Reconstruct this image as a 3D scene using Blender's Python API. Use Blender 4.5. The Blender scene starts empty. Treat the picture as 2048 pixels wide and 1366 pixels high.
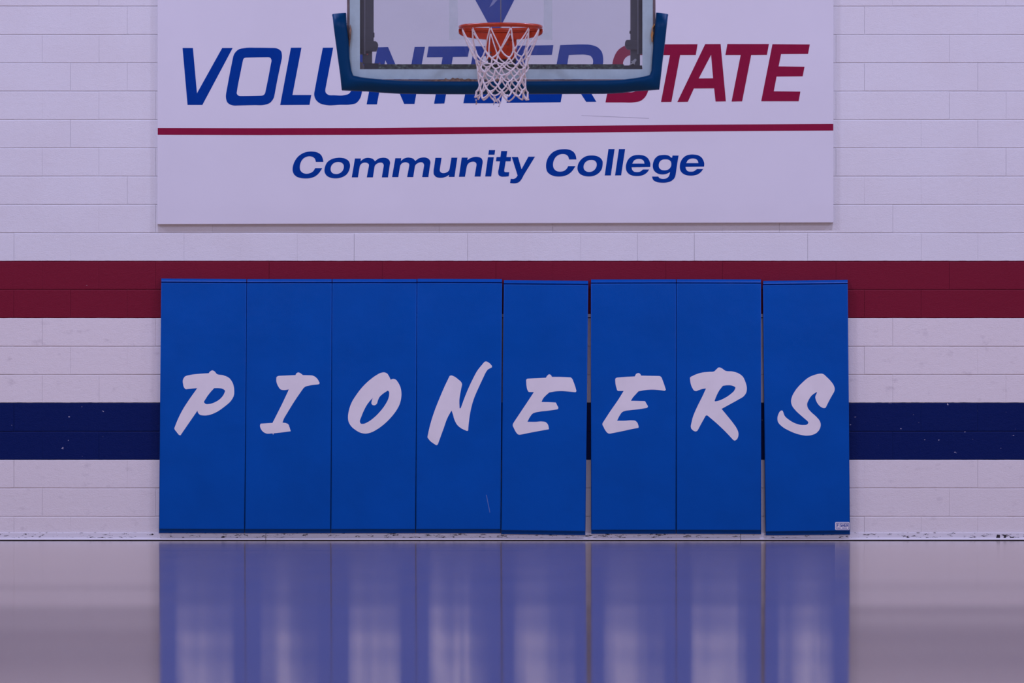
import bpy, bmesh, math, random
from mathutils import Vector
random.seed(7)
S = bpy.context.scene
COL = S.collection

# ------------------------------------------------------------------ camera
CAM_Y, CAM_H, F_PX, FLOOR_PX = -35.0, 0.12, 9765.0, 1082.0
HORIZON = FLOOR_PX - F_PX / -CAM_Y * CAM_H
cd = bpy.data.cameras.new('camera')
cam = bpy.data.objects.new('camera', cd); COL.objects.link(cam)
cam.location = (0, CAM_Y, CAM_H); cam.rotation_euler = (math.pi / 2, 0, 0)
cd.sensor_width = 36.0; cd.lens = F_PX / 2048 * 36
cd.shift_y = (HORIZON - 683) / 2048
cd.clip_end = 200
cd.dof.use_dof = True; cd.dof.focus_distance = 34.6; cd.dof.aperture_fstop = 9.0
S.camera = cam

# ------------------------------------------------------------------ light
w = bpy.data.worlds.new('world'); S.world = w; w.use_nodes = True
w.node_tree.nodes['Background'].inputs[0].default_value = (0.5, 0.48, 0.62, 1)
w.node_tree.nodes['Background'].inputs[1].default_value = 0.0
LAMP_W = 214.0
for ly in (-4.6, -12.5, -20.5, -28.5):
    for lx in (-9.0, -3.0, 3.0, 9.0):
        ld = bpy.data.lights.new('ceiling_lamp', 'AREA')
        ld.shape = 'RECTANGLE'; ld.size = 1.2; ld.size_y = 0.6
        ld.energy = LAMP_W; ld.color = (0.605, 0.625, 1.0)
        lo = bpy.data.objects.new('ceiling_lamp', ld); COL.objects.link(lo)
        lo.location = (lx, ly, 7.85)
S.view_settings.view_transform = 'Standard'
S.view_settings.look = 'None'
S.view_settings.exposure = 0.0
S.view_settings.gamma = 1.0
S.view_settings.use_curve_mapping = False

# ------------------------------------------------------------------ helpers
def pt(x, y, Y=0.0):
    """photo pixel -> point of the plane at depth Y (wall plane is Y = 0)"""
    s = F_PX / (Y - CAM_Y)
    return Vector(((x - 1024) / s, Y, CAM_H - (y - HORIZON) / s))
def org(parent):
    return parent.matrix_basis.translation.copy() if parent is not None else Vector((0, 0, 0))
def tag(o, label=None, cat=None, group=None, kind=None):
    if label: o['label'] = label
    if cat: o['category'] = cat
    if group: o['group'] = group
    if kind: o['kind'] = kind
    return o
def empty(name, loc, **k):
    o = bpy.data.objects.new(name, None); COL.objects.link(o)
    o.location = loc; o.empty_display_size = 0.1
    return tag(o, **k)
ABS = {}
def worldloc(o):
    v = Vector((0, 0, 0))
    while o is not None:
        v += o.location; o = o.parent
    return v
def link(name, me, mat, parent=None, smooth=False):
    """mesh given in world coordinates; stored relative to its parent"""
    if parent is not None:
        b = worldloc(parent)
        for v in me.vertices: v.co -= b
    if mat is not None: me.materials.append(mat)
    if smooth:
        for p in me.polygons: p.use_smooth = True
    o = bpy.data.objects.new(name, me); COL.objects.link(o)
    o.parent = parent
    return o
def from_bm(name, bm, mat, parent=None, smooth=False):
    bmesh.ops.recalc_face_normals(bm, faces=bm.faces[:])
    me = bpy.data.meshes.new(name); bm.to_mesh(me); bm.free()
    return link(name, me, mat, parent, smooth)
def add_box(bm, x0, x1, y0, y1, z0, z1, bev=0.0, seg=2):
    r = bmesh.ops.create_cube(bm, size=1.0)
    vs = r['verts']
    for v in vs:
        v.co = Vector(((x0 + x1) / 2 + v.co.x * (x1 - x0), (y0 + y1) / 2 + v.co.y * (y1 - y0), (z0 + z1) / 2 + v.co.z * (z1 - z0)))
    if bev > 0:
        es = list({e for v in vs for e in v.link_edges})
        bmesh.ops.bevel(bm, geom=es, offset=bev, segments=seg, profile=0.5, affect='EDGES')
def box(name, x0, x1, y0, y1, z0, z1, mat, parent=None, bev=0.0, seg=2, smooth=False):
    bm = bmesh.new(); add_box(bm, x0, x1, y0, y1, z0, z1, bev, seg)
    return from_bm(name, bm, mat, parent, smooth)
def pbox(name, xa, ya, xb, yb, Yf, Yb, mat, parent=None, bev=0.0, seg=2):
    """box whose front face covers the pixel rectangle at depth Yf"""
    a = pt(xa, ya, Yf); b = pt(xb, yb, Yf)
    return box(name, a.x, b.x, Yf, Yb, b.z, a.z, mat, parent, bev, seg)
def add_prism(bm, pts, Yf, Yb):
    """polygon of pixel points at depth Yf, extruded back to Yb"""
    P = [pt(x, y, Yf) for x, y in pts]
    f = [bm.verts.new((p.x, Yf, p.z)) for p in P]; b = [bm.verts.new((p.x, Yb, p.z)) for p in P]
    bm.faces.new(f); bm.faces.new(b[::-1])
    n = len(P)
    for i in range(n): bm.faces.new((f[i], b[i], b[(i + 1) % n], f[(i + 1) % n]))
def prism(name, pts, Yf, Yb, mat, parent=None, bev=0.0):
    bm = bmesh.new(); add_prism(bm, pts, Yf, Yb)
    if bev: bmesh.ops.bevel(bm, geom=bm.edges[:], offset=bev, segments=2, profile=0.5, affect='EDGES')
    return from_bm(name, bm, mat, parent)
def add_tube(bm, path, rad, n=6, closed=False):
    m = len(path); rings = []
    up0 = Vector((0, 0, 1))
    for i, p in enumerate(path):
        a = path[(i - 1) % m] if (i > 0 or closed) else path[0]
        b = path[(i + 1) % m] if (i < m - 1 or closed) else path[-1]
        t = (b - a).normalized()
        u = t.cross(up0)
        if u.length < 1e-4: u = t.cross(Vector((1, 0, 0)))
        u.normalize(); v = u.cross(t).normalized()
        r = rad[i] if isinstance(rad, (list, tuple)) else rad
        rings.append([bm.verts.new(p + (u * math.cos(k * 2 * math.pi / n) + v * math.sin(k * 2 * math.pi / n)) * r) for k in range(n)])
    for i in range(m if closed else m - 1):
        A, B = rings[i], rings[(i + 1) % m]
        for k in range(n): bm.faces.new((A[k], A[(k + 1) % n], B[(k + 1) % n], B[k]))
    if not closed:
        bm.faces.new(rings[0][::-1]); bm.faces.new(rings[-1])
def tube(name, path, rad, mat, parent=None, n=6, closed=False):
    bm = bmesh.new(); add_tube(bm, path, rad, n, closed)
    return from_bm(name, bm, mat, parent, True)
def smooth_contour(pts, steps=5):
    """closed contour; a point with a third entry is a sharp corner, the others are rounded through"""
    n = len(pts); out = []
    P = [Vector((p[0], p[1])) for p in pts]; corner = [len(p) > 2 for p in pts]
    for i in range(n):
        p1, p2 = P[i], P[(i + 1) % n]
        p0 = P[i - 1] if not corner[i] else p1 + (p1 - p2)
        p3 = P[(i + 2) % n] if not corner[(i + 1) % n] else p2 + (p2 - p1)
        L = max((p2 - p1).length, 1e-6)
        def tang(a, b, c):
            d1 = (b - a).length + 1e-6; d2 = (c - b).length + 1e-6
            if d1 > 2.2 * d2: return (b - a) / d1          # straight run meeting a tight curve
            if d2 > 2.2 * d1: return (c - b) / d2
            t = (b - a) / d1 * d2 + (c - b) / d2 * d1
            return t / (d1 + d2)
        m1 = tang(p0, p1, p2) * L; m2 = tang(p1, p2, p3) * L
        if corner[i] and corner[(i + 1) % n]:
            out.append(p1); continue
        for k in range(steps):
            t = k / steps; t2 = t * t; t3 = t2 * t
            out.append(p1 * (2 * t3 - 3 * t2 + 1) + m1 * (t3 - 2 * t2 + t) + p2 * (-2 * t3 + 3 * t2) + m2 * (t3 - t2))
    return out
def decal(name, contours, Y, mat, parent, thick=0.0012, sharp=False, steps=5):
    """flat lettering cut from sheet: contours are photo pixels, lying on the surface at depth Y"""
    cu = bpy.data.curves.new(name, 'CURVE'); cu.dimensions = '2D'; cu.fill_mode = 'BOTH'; cu.extrude = thick / 2
    for c in contours:
        c2 = [Vector(p[:2]) for p in c] if sharp else smooth_contour(c, steps)
        sp = cu.splines.new('POLY'); sp.points.add(len(c2) - 1); sp.use_cyclic_u = True
        for i, p in enumerate(c2):
            q = pt(p[0], p[1], Y); sp.points[i].co = (q.x, q.z, 0, 1)
    tmp = bpy.data.objects.new('tmp', cu); COL.objects.link(tmp)
    dg = bpy.context.evaluated_depsgraph_get()
    me = bpy.data.meshes.new_from_object(tmp.evaluated_get(dg))
    bpy.data.objects.remove(tmp); bpy.data.curves.remove(cu)
    for v in me.vertices:
        x, y, z = v.co; v.co = (x, Y - thick / 2 - z, y)
    me.name = name; me.materials.clear()
    return link(name, me, mat, parent)
def zoomed(c, ox, oy, s, dx=0, dy=0):
    return [((p[0] + dx) / s + ox, (p[1] + dy) / s + oy) + tuple(p[2:]) for p in c]

# ------------------------------------------------------------------ materials
def newmat(name):
    m = bpy.data.materials.new(name); m.use_nodes = True
    return m, m.node_tree.nodes, m.node_tree.links, m.node_tree.nodes['Principled BSDF']
def noise(N, L, scale, detail=3.0, stretch=None, rough=0.55):
    geo = N.new('ShaderNodeNewGeometry'); n = N.new('ShaderNodeTexNoise')
    n.inputs['Scale'].default_value = scale; n.inputs['Detail'].default_value = detail; n.inputs['Roughness'].default_value = rough
    if stretch:
        mp = N.new('ShaderNodeMapping'); mp.inputs['Scale'].default_value = stretch
        L.new(geo.outputs['Position'], mp.inputs['Vector']); L.new(mp.outputs['Vector'], n.inputs['Vector'])
    else: L.new(geo.outputs['Position'], n.inputs['Vector'])
    return n.outputs['Fac']
def ramp(N, L, fac, stops):
    r = N.new('ShaderNodeValToRGB'); e = r.color_ramp.elements
    while len(e) < len(stops): e.new(0.5)
    for el, (p, c) in zip(e, stops):
        el.position = p; el.color = (*c, 1) if len(c) == 3 else c
    L.new(fac, r.inputs['Fac']); return r.outputs['Color']
def mixc(N, L, fac, a, b):
    m = N.new('ShaderNodeMix'); m.data_type = 'RGBA'
    for sock, v in ((m.inputs[0], fac), (m.inputs[6], a), (m.inputs[7], b)):
        if isinstance(v, (tuple, list)): sock.default_value = (*v, 1)
        elif isinstance(v, (int, float)): sock.default_value = v
        else: L.new(v, sock)
    return m.outputs[2]
def mathn(N, L, op, a, b=0.0):
    m = N.new('ShaderNodeMath'); m.operation = op
    for sock, v in ((m.inputs[0], a), (m.inputs[1], b)):
        if isinstance(v, (int, float)): sock.default_value = v
        else: L.new(v, sock)
    return m.outputs[0]
def bump(N, L, P, fac, strength, dist):
    b = N.new('ShaderNodeBump'); b.inputs['Strength'].default_value = strength; b.inputs['Distance'].default_value = dist
    L.new(fac, b.inputs['Height']); L.new(b.outputs['Normal'], P.inputs['Normal'])
def plain(name, col, rough=0.5, spec=0.4, metal=0.0, var=0.06, vscale=25.0, bmp=0.0, bscale=200.0):
    m, N, L, P = newmat(name)
    P.inputs['Roughness'].default_value = rough; P.inputs['Specular IOR Level'].default_value = spec; P.inputs['Metallic'].default_value = metal
    f = noise(N, L, vscale)
    lo = tuple(max(0, c * (1 - var)) for c in col); hi = tuple(min(1, c * (1 + var)) for c in col)
    L.new(ramp(N, L, f, [(0.3, lo), (0.7, hi)]), P.inputs['Base Color'])
    if bmp: bump(N, L, P, noise(N, L, bscale, 2.0), 1.0, bmp)
    return m

Z0, DZ, DX = 0.177, 0.2032, 0.4064            # block courses
WHITE, MAROON, NAVY = (0.80, 0.785, 0.80), (0.205, 0.0115, 0.032), (0.0030, 0.0125, 0.098)
def wall_paint():
    m, N, L, P = newmat('painted_block')
    P.inputs['Roughness'].default_value = 0.36; P.inputs['Specular IOR Level'].default_value = 0.08
    geo = N.new('ShaderNodeNewGeometry'); sp = N.new('ShaderNodeSeparateXYZ'); L.new(geo.outputs['Position'], sp.inputs[0])
    z = mathn(N, L, 'ADD', sp.outputs['Z'], mathn(N, L, 'MULTIPLY', mathn(N, L, 'SUBTRACT', noise(N, L, 14.0), 0.5), 0.006))
    def band(k0, k1):
        return mathn(N, L, 'MULTIPLY', mathn(N, L, 'GREATER_THAN', z, Z0 + DZ * k0 - 0.001), mathn(N, L, 'LESS_THAN', z, Z0 + DZ * k1 + 0.003))
    # soft uneven soiling on the white paint, scuffs low on the wall
    white = mixc(N, L, ramp(N, L, noise(N, L, 2.2, 4.0), [(0.42, (0, 0, 0)), (0.75, (0.16,) * 3)]), WHITE, (0.66, 0.58, 0.56))
    # warm floor bounce painted into the white of the courses below the maroon stripe
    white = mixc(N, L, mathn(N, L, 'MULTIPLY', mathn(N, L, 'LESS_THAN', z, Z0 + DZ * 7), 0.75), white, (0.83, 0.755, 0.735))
    scuff = ramp(N, L, noise(N, L, 9.0, 5.0, (1, 1, 1.6)), [(0.60, (0, 0, 0)), (0.74, (0.42,) * 3)])
    low = mathn(N, L, 'LESS_THAN', sp.outputs['Z'], 1.9)
    white = mixc(N, L, mathn(N, L, 'MULTIPLY', scuff, low), white, (0.50, 0.44, 0.46))
    flecks = ramp(N, L, noise(N, L, 34.0, 2.0, (0.7, 1, 1)), [(0.715, (0, 0, 0)), (0.735, (0.75,) * 3)])
    navy = mixc(N, L, flecks, NAVY, (0.50, 0.46, 0.55))
    flecks2 = ramp(N, L, noise(N, L, 27.0, 2.0, (0.6, 1, 1.4)), [(0.775, (0, 0, 0)), (0.80, (0.35,) * 3)])
    maroon = mixc(N, L, flecks2, MAROON, (0.60, 0.45, 0.5))
    c = mixc(N, L, band(2, 4), white, navy); c = mixc(N, L, band(7, 9), c, maroon)
    L.new(c, P.inputs['Base Color'])
    fine = mathn(N, L, 'ADD', mathn(N, L, 'MULTIPLY', noise(N, L, 120.0, 3.0, (0.7, 1, 1.1), 0.65), 1.0), mathn(N, L, 'MULTIPLY', noise(N, L, 30.0, 2.0, (0.8, 1, 1)), 0.8))
    bump(N, L, P, fine, 1.0, 0.0022)
    return m
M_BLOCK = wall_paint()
M_PLAINWALL = plain('white_wall_paint', (0.72, 0.71, 0.74), 0.6)
M_DARKWALL = plain('dark_wall_paint', (0.14, 0.14, 0.16), 0.7)
M_CEIL = plain('ceiling_paint', (0.70, 0.70, 0.74), 0.8)
def floor_mat():
    m, N, L, P = newmat('varnished_court')
    f = noise(N, L, 1.0, 4.0, (6.0, 0.6, 1.0))
    L.new(ramp(N, L, f, [(0.3, (0.38, 0.245, 0.14)), (0.7, (0.45, 0.295, 0.17))]), P.inputs['Base Color'])
    P.inputs['Roughness'].default_value = 0.075; P.inputs['IOR'].default_value = 1.5
    und = noise(N, L, 1.0, 1.5, (0.10, 0.55, 1.0))
    bump(N, L, P, und, 1.0, 0.006)
    return m
M_FLOOR = floor_mat()
def base_paint():
    m, N, L, P = newmat('chipped_base_paint')
    P.inputs['Roughness'].default_value = 0.35
    n1 = noise(N, L, 38.0, 5.0, (0.55, 1, 2.2), 0.7)
    ch = ramp(N, L, n1, [(0.575, (0, 0, 0)), (0.60, (1, 1, 1))])
    geo = N.new('ShaderNodeNewGeometry'); sp = N.new('ShaderNodeSeparateXYZ'); L.new(geo.outputs['Position'], sp.inputs[0])
    hi = mathn(N, L, 'GREATER_THAN', sp.outputs['Z'], 0.022)
    L.new(mixc(N, L, mathn(N, L, 'MULTIPLY', ch, hi), (0.78, 0.75, 0.77), (0.035, 0.025, 0.028)), P.inputs['Base Color'])
    return m
M_BASE = base_paint()
M_CHIP = plain('bare_dark_chip', (0.03, 0.022, 0.025), 0.8)
def vinyl(name, col, rough=0.28, spec=0.12):
    m, N, L, P = newmat(name)
    P.inputs['Roughness'].default_value = rough; P.inputs['Specular IOR Level'].default_value = spec
    c = ramp(N, L, noise(N, L, 3.0, 4.0), [(0.3, tuple(v * 0.94 for v in col)), (0.7, tuple(min(1, v * 1.05) for v in col))])
    L.new(c, P.inputs['Base Color'])
    bump(N, L, P, mathn(N, L, 'ADD', noise(N, L, 260.0, 2.0), mathn(N, L, 'MULTIPLY', noise(N, L, 5.0, 2.0), 6.0)), 1.0, 0.0006)
    return m
M_PAD = vinyl('blue_vinyl', (0.0, 0.082, 0.40))
M_PADLETTER = plain('white_letter_vinyl', (0.85, 0.795, 0.80), 0.5, 0.3, var=0.03, vscale=8)
M_SIGN = plain('sign_white', (0.76, 0.74, 0.785), 0.45, 0.35, var=0.02, vscale=1.5)
M_SBLUE = plain('sign_blue', (0.0, 0.040, 0.28), 0.5, 0.06, var=0.04)
M_SRED = plain('sign_red', (0.27, 0.008, 0.045), 0.5, 0.08, var=0.04)
M_STREAK = plain('emblem_pale_blue', (0.22, 0.25, 0.45), 0.5, 0.1)
M_SCRATCH = plain('grey_scratch', (0.45, 0.43, 0.48), 0.6)
M_STEEL = plain('rail_steel', (0.55, 0.53, 0.55), 0.4, 0.5, 0.3)
M_FRAME = plain('backboard_frame_metal', (0.16, 0.12, 0.125), 0.5, 0.4, var=0.25, vscale=30)
M_BORDER = plain('backboard_border_paint', (0.47, 0.62, 0.66), 0.45, 0.2, var=0.05)
M_POST = plain('dark_grey_steel', (0.095, 0.092, 0.102), 0.5, 0.3, var=0.12)
M_BLACK = plain('black_steel', (0.022, 0.020, 0.026), 0.5, 0.4)
M_LINE = plain('channel_lip', (0.25, 0.24, 0.27), 0.4, 0.5)
M_BEIGE = plain('bare_plywood', (0.36, 0.29, 0.25), 0.7, 0.2, var=0.15)
M_FOAM = plain('torn_foam', (0.50, 0.26, 0.10), 0.9, 0.1, var=0.4, vscale=90)
M_BROWN = plain('brown_backing', (0.22, 0.14, 0.10), 0.9, 0.1, var=0.5, vscale=60)
M_TAPE = plain('white_tape', (0.75, 0.76, 0.76), 0.6)
M_EDGEPAD = vinyl('navy_edge_padding', (0.0, 0.045, 0.140), 0.38, 0.10)
M_RIM = plain('orange_rim_enamel', (0.46, 0.040, 0.008), 0.22, 0.5, var=0.10)
M_CORD = plain('net_nylon', (0.80, 0.72, 0.74), 0.8, 0.2, var=0.12, vscale=60, bmp=0.001, bscale=400)
M_BOLT = plain('bolt_steel', (0.10, 0.09, 0.10), 0.4, 0.5, 0.5)
M_REDTAG = plain('red_cable_tag', (0.75, 0.14, 0.10), 0.6)
def rail_mat():
    m, N, L, P = newmat('perforated_green_steel')
    P.inputs['Roughness'].default_value = 0.6
    n1 = noise(N, L, 42.0, 3.0, (1, 1, 1.4), 0.7)
    L.new(ramp(N, L, n1, [(0.40, (0.008, 0.008, 0.007)), (0.48, (0.05, 0.075, 0.05)), (0.58, (0.08, 0.13, 0.075)), (0.68, (0.30, 0.38, 0.30))]), P.inputs['Base Color'])
    return m
M_RAIL = rail_mat()
def glass_mat():
    m, N, L, P = newmat('dusty_glass')
    N.remove(P); out = N['Material Output']
    tr = N.new('ShaderNodeBsdfTransparent'); tr.inputs[0].default_value = (0.90, 0.92, 0.93, 1)
    df = N.new('ShaderNodeBsdfDiffuse'); df.inputs[0].default_value = (0.62, 0.62, 0.66, 1)
    gl = N.new('ShaderNodeBsdfGlossy'); gl.inputs['Roughness'].default_value = 0.03
    fr = N.new('ShaderNodeFresnel'); fr.inputs[0].default_value = 1.45
    a = N.new('ShaderNodeMixShader'); b = N.new('ShaderNodeMixShader')
    dust = noise(N, L, 3.0, 4.0)
    L.new(ramp(N, L, dust, [(0.3, (0.05,) * 3), (0.7, (0.085,) * 3)]), a.inputs[0])
    L.new(tr.outputs[0], a.inputs[1]); L.new(df.outputs[0], a.inputs[2])
    L.new(fr.outputs[0], b.inputs[0]); L.new(a.outputs[0], b.inputs[1]); L.new(gl.outputs[0], b.inputs[2])
    L.new(b.outputs[0], out.inputs['Surface'])
    return m
M_GLASS = glass_mat()
def line_mat():
    m, N, L, P = newmat('worn_target_line')
    N.remove(P); out = N['Material Output']
    tr = N.new('ShaderNodeBsdfTransparent'); df = N.new('ShaderNodeBsdfDiffuse'); df.inputs[0].default_value = (0.52, 0.66, 0.66, 1)
    a = N.new('ShaderNodeMixShader'); L.new(ramp(N, L, noise(N, L, 12.0), [(0.3, (0.16,) * 3), (0.7, (0.24,) * 3)]), a.inputs[0])
    L.new(tr.outputs[0], a.inputs[1]); L.new(df.outputs[0], a.inputs[2]); L.new(a.outputs[0], out.inputs['Surface'])
    return m
M_LINE2 = line_mat()

# ------------------------------------------------------------------ room shell
RX, RZ, RY = 13.0, 8.2, -38.0
tag(box('floor', -RX, RX, RY, 0.19, -0.2, 0.0, M_FLOOR), 'glossy varnished court floor reflecting the end wall', kind='structure')
tag(box('ceiling', -RX, RX, RY, 0.19, RZ, RZ + 0.2, M_CEIL), 'pale gym ceiling above the frame', kind='structure')
tag(box('wall_left', -RX - 0.2, -RX, RY, 0.19, -0.2, RZ + 0.2, M_PLAINWALL), 'white side wall left of the court', kind='structure')
tag(box('wall_right', RX, RX + 0.2, RY, 0.19, -0.2, RZ + 0.2, M_PLAINWALL), 'white side wall right of the court', kind='structure')
tag(box('wall_front', -RX, RX, RY - 0.2, RY, -0.2, RZ + 0.2, M_DARKWALL), 'dark grey wall at the far end behind the viewer', kind='structure')

# end wall: a mortar slab that carries the blocks
JOINT, RECESS = 0.0044, 0.0065
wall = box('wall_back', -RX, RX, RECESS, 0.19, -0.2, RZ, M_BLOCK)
tag(wall, 'painted block end wall with maroon and navy stripes', kind='structure')
def block_mesh(height):
    """block face with a struck (sloping) upper edge, square below, close-butted ends"""
    bm = bmesh.new(); x = DX / 2; zt = height / 2 - JOINT / 2; zb = -height / 2 + JOINT / 2
    prof = [(0.05, zb), (0.0008, zb), (0.0, zb + 0.0008), (0.0, zt - 0.0058), (0.0005, zt - 0.0050), (0.0034, zt), (0.05, zt)]
    A = [bm.verts.new((-x, y, z)) for y, z in prof]; B = [bm.verts.new((x, y, z)) for y, z in prof]
    n = len(prof); bm.faces.new(A); bm.faces.new(B[::-1])
    for k in range(n): bm.faces.new((A[k], A[(k + 1) % n], B[(k + 1) % n], B[k]))
    bmesh.ops.recalc_face_normals(bm, faces=bm.faces[:])
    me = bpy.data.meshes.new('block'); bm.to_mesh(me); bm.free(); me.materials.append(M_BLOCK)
    return me
BL = [block_mesh(DZ), block_mesh(Z0)]
X0 = (198 - 1024) / 279.0
rest = bmesh.new()
for r in range(-1, 40):
    zb = Z0 + DZ * r if r >= 0 else 0.0
    zt = Z0 + DZ * (r + 1)
    if zt > RZ: break
    off = X0 if r % 2 == 0 else X0 + DX / 2
    for n in range(-28, 40):
        xl = off + DX * n; xr = xl + DX
        if xl < -RX or xr > RX: continue
        a = pt(xl * 0 + 0, 0)
        px0, px1 = 1024 + xl * 279, 1024 + xr * 279
        py0, py1 = FLOOR_PX - zt * 279, FLOOR_PX - zb * 279
        seen = px1 > 1 and px0 < 2047 and py1 > 1
        if px0 > 316 and px1 < 1666 and py1 < 447: seen = False
        if px0 > 323 and px1 < 1694 and py0 > 566:
            seen = False
        if seen:
            o = bpy.data.objects.new('block', BL[1] if r < 0 else BL[0]); COL.objects.link(o)
            o.location = ((xl + xr) / 2 + random.uniform(-0.001, 0.001), random.uniform(-0.0008, 0.0008), (zb + zt) / 2 + random.uniform(-0.0007, 0.0007))
            o.rotation_euler = (random.uniform(-0.002, 0.002), random.uniform(-0.0018, 0.0018), random.uniform(-0.0015, 0.0015))
            o.scale.x = 1 - random.choice((0.0002, 0.0003, 0.0005, 0.0009, 0.0015)) / DX
            o.parent = wall
        else:
            add_box(rest, xl + 0.001, xr - 0.001, 0, 0.05, zb + JOINT / 2, zt - JOINT / 2)
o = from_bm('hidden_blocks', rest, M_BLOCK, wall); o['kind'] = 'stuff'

# painted base strip along the wall, in sections
base = empty('baseboard_back', (0, 0, 0)); tag(base, 'chipped white base strip along the foot of the wall', kind='structure')
prof = [(0.0, 0.060), (-0.006, 0.0605), (-0.009, 0.057), (-0.010, 0.024), (-0.013, 0.020), (-0.020, 0.017), (-0.024, 0.013), (-0.024, 0.0085), (0.0, 0.0085)]
cuts = [-RX] + [(x - 1024) / 279.0 for x in (-420, 532, 1481, 2440)] + [RX]
for i in range(len(cuts) - 1):
    bm = bmesh.new()
    A = [bm.verts.new((cuts[i] + 0.002, y - 0.003, z)) for y, z in prof]; B = [bm.verts.new((cuts[i + 1] - 0.002, y - 0.003, z)) for y, z in prof]
    n = len(prof)
    bm.faces.new(A); bm.faces.new(B[::-1])
    for k in range(n): bm.faces.new((A[k], A[(k + 1) % n], B[(k + 1) % n], B[k]))
    from_bm('base_section', bm, M_BASE, base)
o = box('floor_gap', -RX, RX, -0.022, 0.0, 0.0, 0.0085, M_CHIP, base)
for poly in ([(1994, 1069), (2000, 1069.5), (2000, 1078), (1996, 1080), (1989, 1079), (1992, 1077), (1993, 1073)],
             [(2003, 1069), (2008, 1069), (2012.5, 1071), (2012, 1075), (2009, 1078), (2007, 1077), (2008, 1072)],
             [(2019, 1072), (2023, 1074), (2029, 1073), (2027, 1076), (2029, 1078.5), (2021, 1077.5)]):
    prism('paint_chip', poly, -0.0145, -0.0125, M_CHIP, base)

# ------------------------------------------------------------------ sign board
YS = -0.046
sign = empty('wall_sign', (pt(990, 447, 0).x, 0, pt(990, 447, 0).z),
             label='large white wall sign board reading Volunteer State Community College above the blue pads', cat='sign')
prism('panel', [(315.5, -290), (314.3, 448.5), (1667, 445), (1667.5, -290)], YS, 0.0, M_SIGN, sign, 0.003)
A_, B_, C_, D_ = (350, 80, 5.689), (680, 80, 5.689), (1000, 80, 5.689), (1290, 80, 5.689)
c = 1
E3 = [(1450, 48, c), (1875, 51, c), (1855, 158, c), (1548, 160, c), (1520, 300, c), (1815, 305, c), (1794, 413, c), (1497, 416, c), (1465, 584, c), (1768, 587, c), (1748, 697, c), (1322, 697, c)]
BIG = [
 ('b', A_, 0, 0, [[(86, 91, c), (204, 91, c), (250, 607, c), (537, 91, c), (656, 91, c), (311, 739, c), (143, 739, c)]]),
 ('b', A_, 0, 0, [[(720, 110), (790, 92), (940, 88), (1100, 90), (1165, 98), (1205, 125), (1217, 180), (1205, 260), (1165, 450), (1135, 610), (1120, 665), (1080, 715), (1020, 737), (900, 741), (720, 745), (650, 742), (600, 715), (580, 660), (585, 590), (620, 400), (660, 200), (680, 150)],
   [(810, 200), (930, 197), (1055, 195), (1085, 203), (1097, 225), (1092, 270), (1060, 440), (1028, 595), (1010, 625), (970, 634), (850, 637), (750, 638), (715, 628), (702, 600), (715, 520), (745, 370), (772, 235), (785, 208)]]),
 ('b', A_, 0, 0, [[(1319, 88, c), (1439, 87, c), (1336, 626, c), (1551, 626, c), (1530, 738, c), (1197, 740, c)]]),
 ('b', A_, 0, 0, [[(1682, 88, c), (1800, 87, c), (1760, 300), (1712, 555), (1715, 598), (1745, 624), (1800, 629), (1925, 628), (1980, 610), (2010, 560), (2060, 300), (2104, 88, c), (2222, 88, c), (2180, 310), (2127, 590), (2105, 665), (2060, 718), (2000, 733), (1877, 737), (1720, 740), (1640, 715), (1595, 665), (1585, 600), (1635, 330)]]),
 ('b', B_, 0, 0, [[(427, 83, c), (547, 80, c), (755, 576, c), (850, 78, c), (967, 77, c), (847, 727, c), (730, 727, c), (516, 228, c), (420, 732, c), (303, 732, c)]]),
 ('b', B_, 0, 0, [[(1008, 75, c), (1477, 72, c), (1455, 190, c), (1285, 192, c), (1187, 722, c), (1070, 725, c), (1168, 195, c), (988, 196, c)]]),
 ('b', B_, 81, 23, [E3]),
 ('b', C_, 0, 0, [[(198, 65, c), (608, 58, c), (590, 169, c), (298, 172, c), (273, 318, c), (545, 316, c), (525, 428, c), (250, 431, c), (222, 601, c), (548, 597, c), (532, 710, c), (75, 715, c)]]),
 ('b', C_, 0, 0, [[(685, 58, c), (800, 54), (950, 51), (1040, 57), (1110, 83), (1155, 130), (1173, 200), (1168, 290), (1140, 360), (1080, 410), (1000, 432), (935, 437, c), (1096, 703, c), (980, 703, c), (808, 438, c), (740, 440, c), (690, 708, c), (532, 710, c), (548, 597, c), (585, 597, c)],
   [(783, 170, c), (900, 166), (980, 168), (1035, 185), (1058, 225), (1052, 280), (1020, 315), (960, 328), (757, 333, c)]]),
 ('r', C_, 0, 0, [[(1790, 52, c), (1520, 50), (1450, 58), (1390, 80), (1340, 120), (1300, 190), (1280, 270), (1285, 340), (1320, 395), (1390, 420), (1520, 425), (1570, 435), (1585, 470), (1575, 540), (1545, 580), (1490, 595), (1222, 597, c), (1200, 710, c), (1380, 710), (1530, 708), (1600, 692), (1650, 650), (1685, 580), (1705, 480), (1700, 390), (1660, 330), (1590, 310), (1460, 308), (1410, 300), (1400, 265), (1415, 220), (1450, 185), (1500, 172), (1768, 170, c)]]),
 ('r', D_, 0, 0, [[(127, 50, c), (598, 48, c), (578, 170, c), (400, 170, c), (300, 704, c), (182, 705, c), (285, 171, c), (105, 171, c)]]),
 ('r', D_, 0, 0, [[(685, 47, c), (860, 46, c), (920, 698, c), (803, 700, c), (787, 550, c), (556, 551, c), (487, 703, c), (368, 705, c)], [(752, 168, c), (775, 436, c), (611, 438, c)]]),
 ('r', D_, 0, 0, [[(937, 46, c), (1410, 46, c), (1387, 169, c), (1208, 170, c), (1105, 698, c), (985, 700, c), (1089, 170, c), (915, 170, c)]]),
 ('r', D_, 0, 0, [E3]),
]
E_, F_, G_, H_ = (575, 290, 7.314), (835, 290, 7.314), (1075, 290, 11.378), (1235, 290, 11.378)
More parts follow.
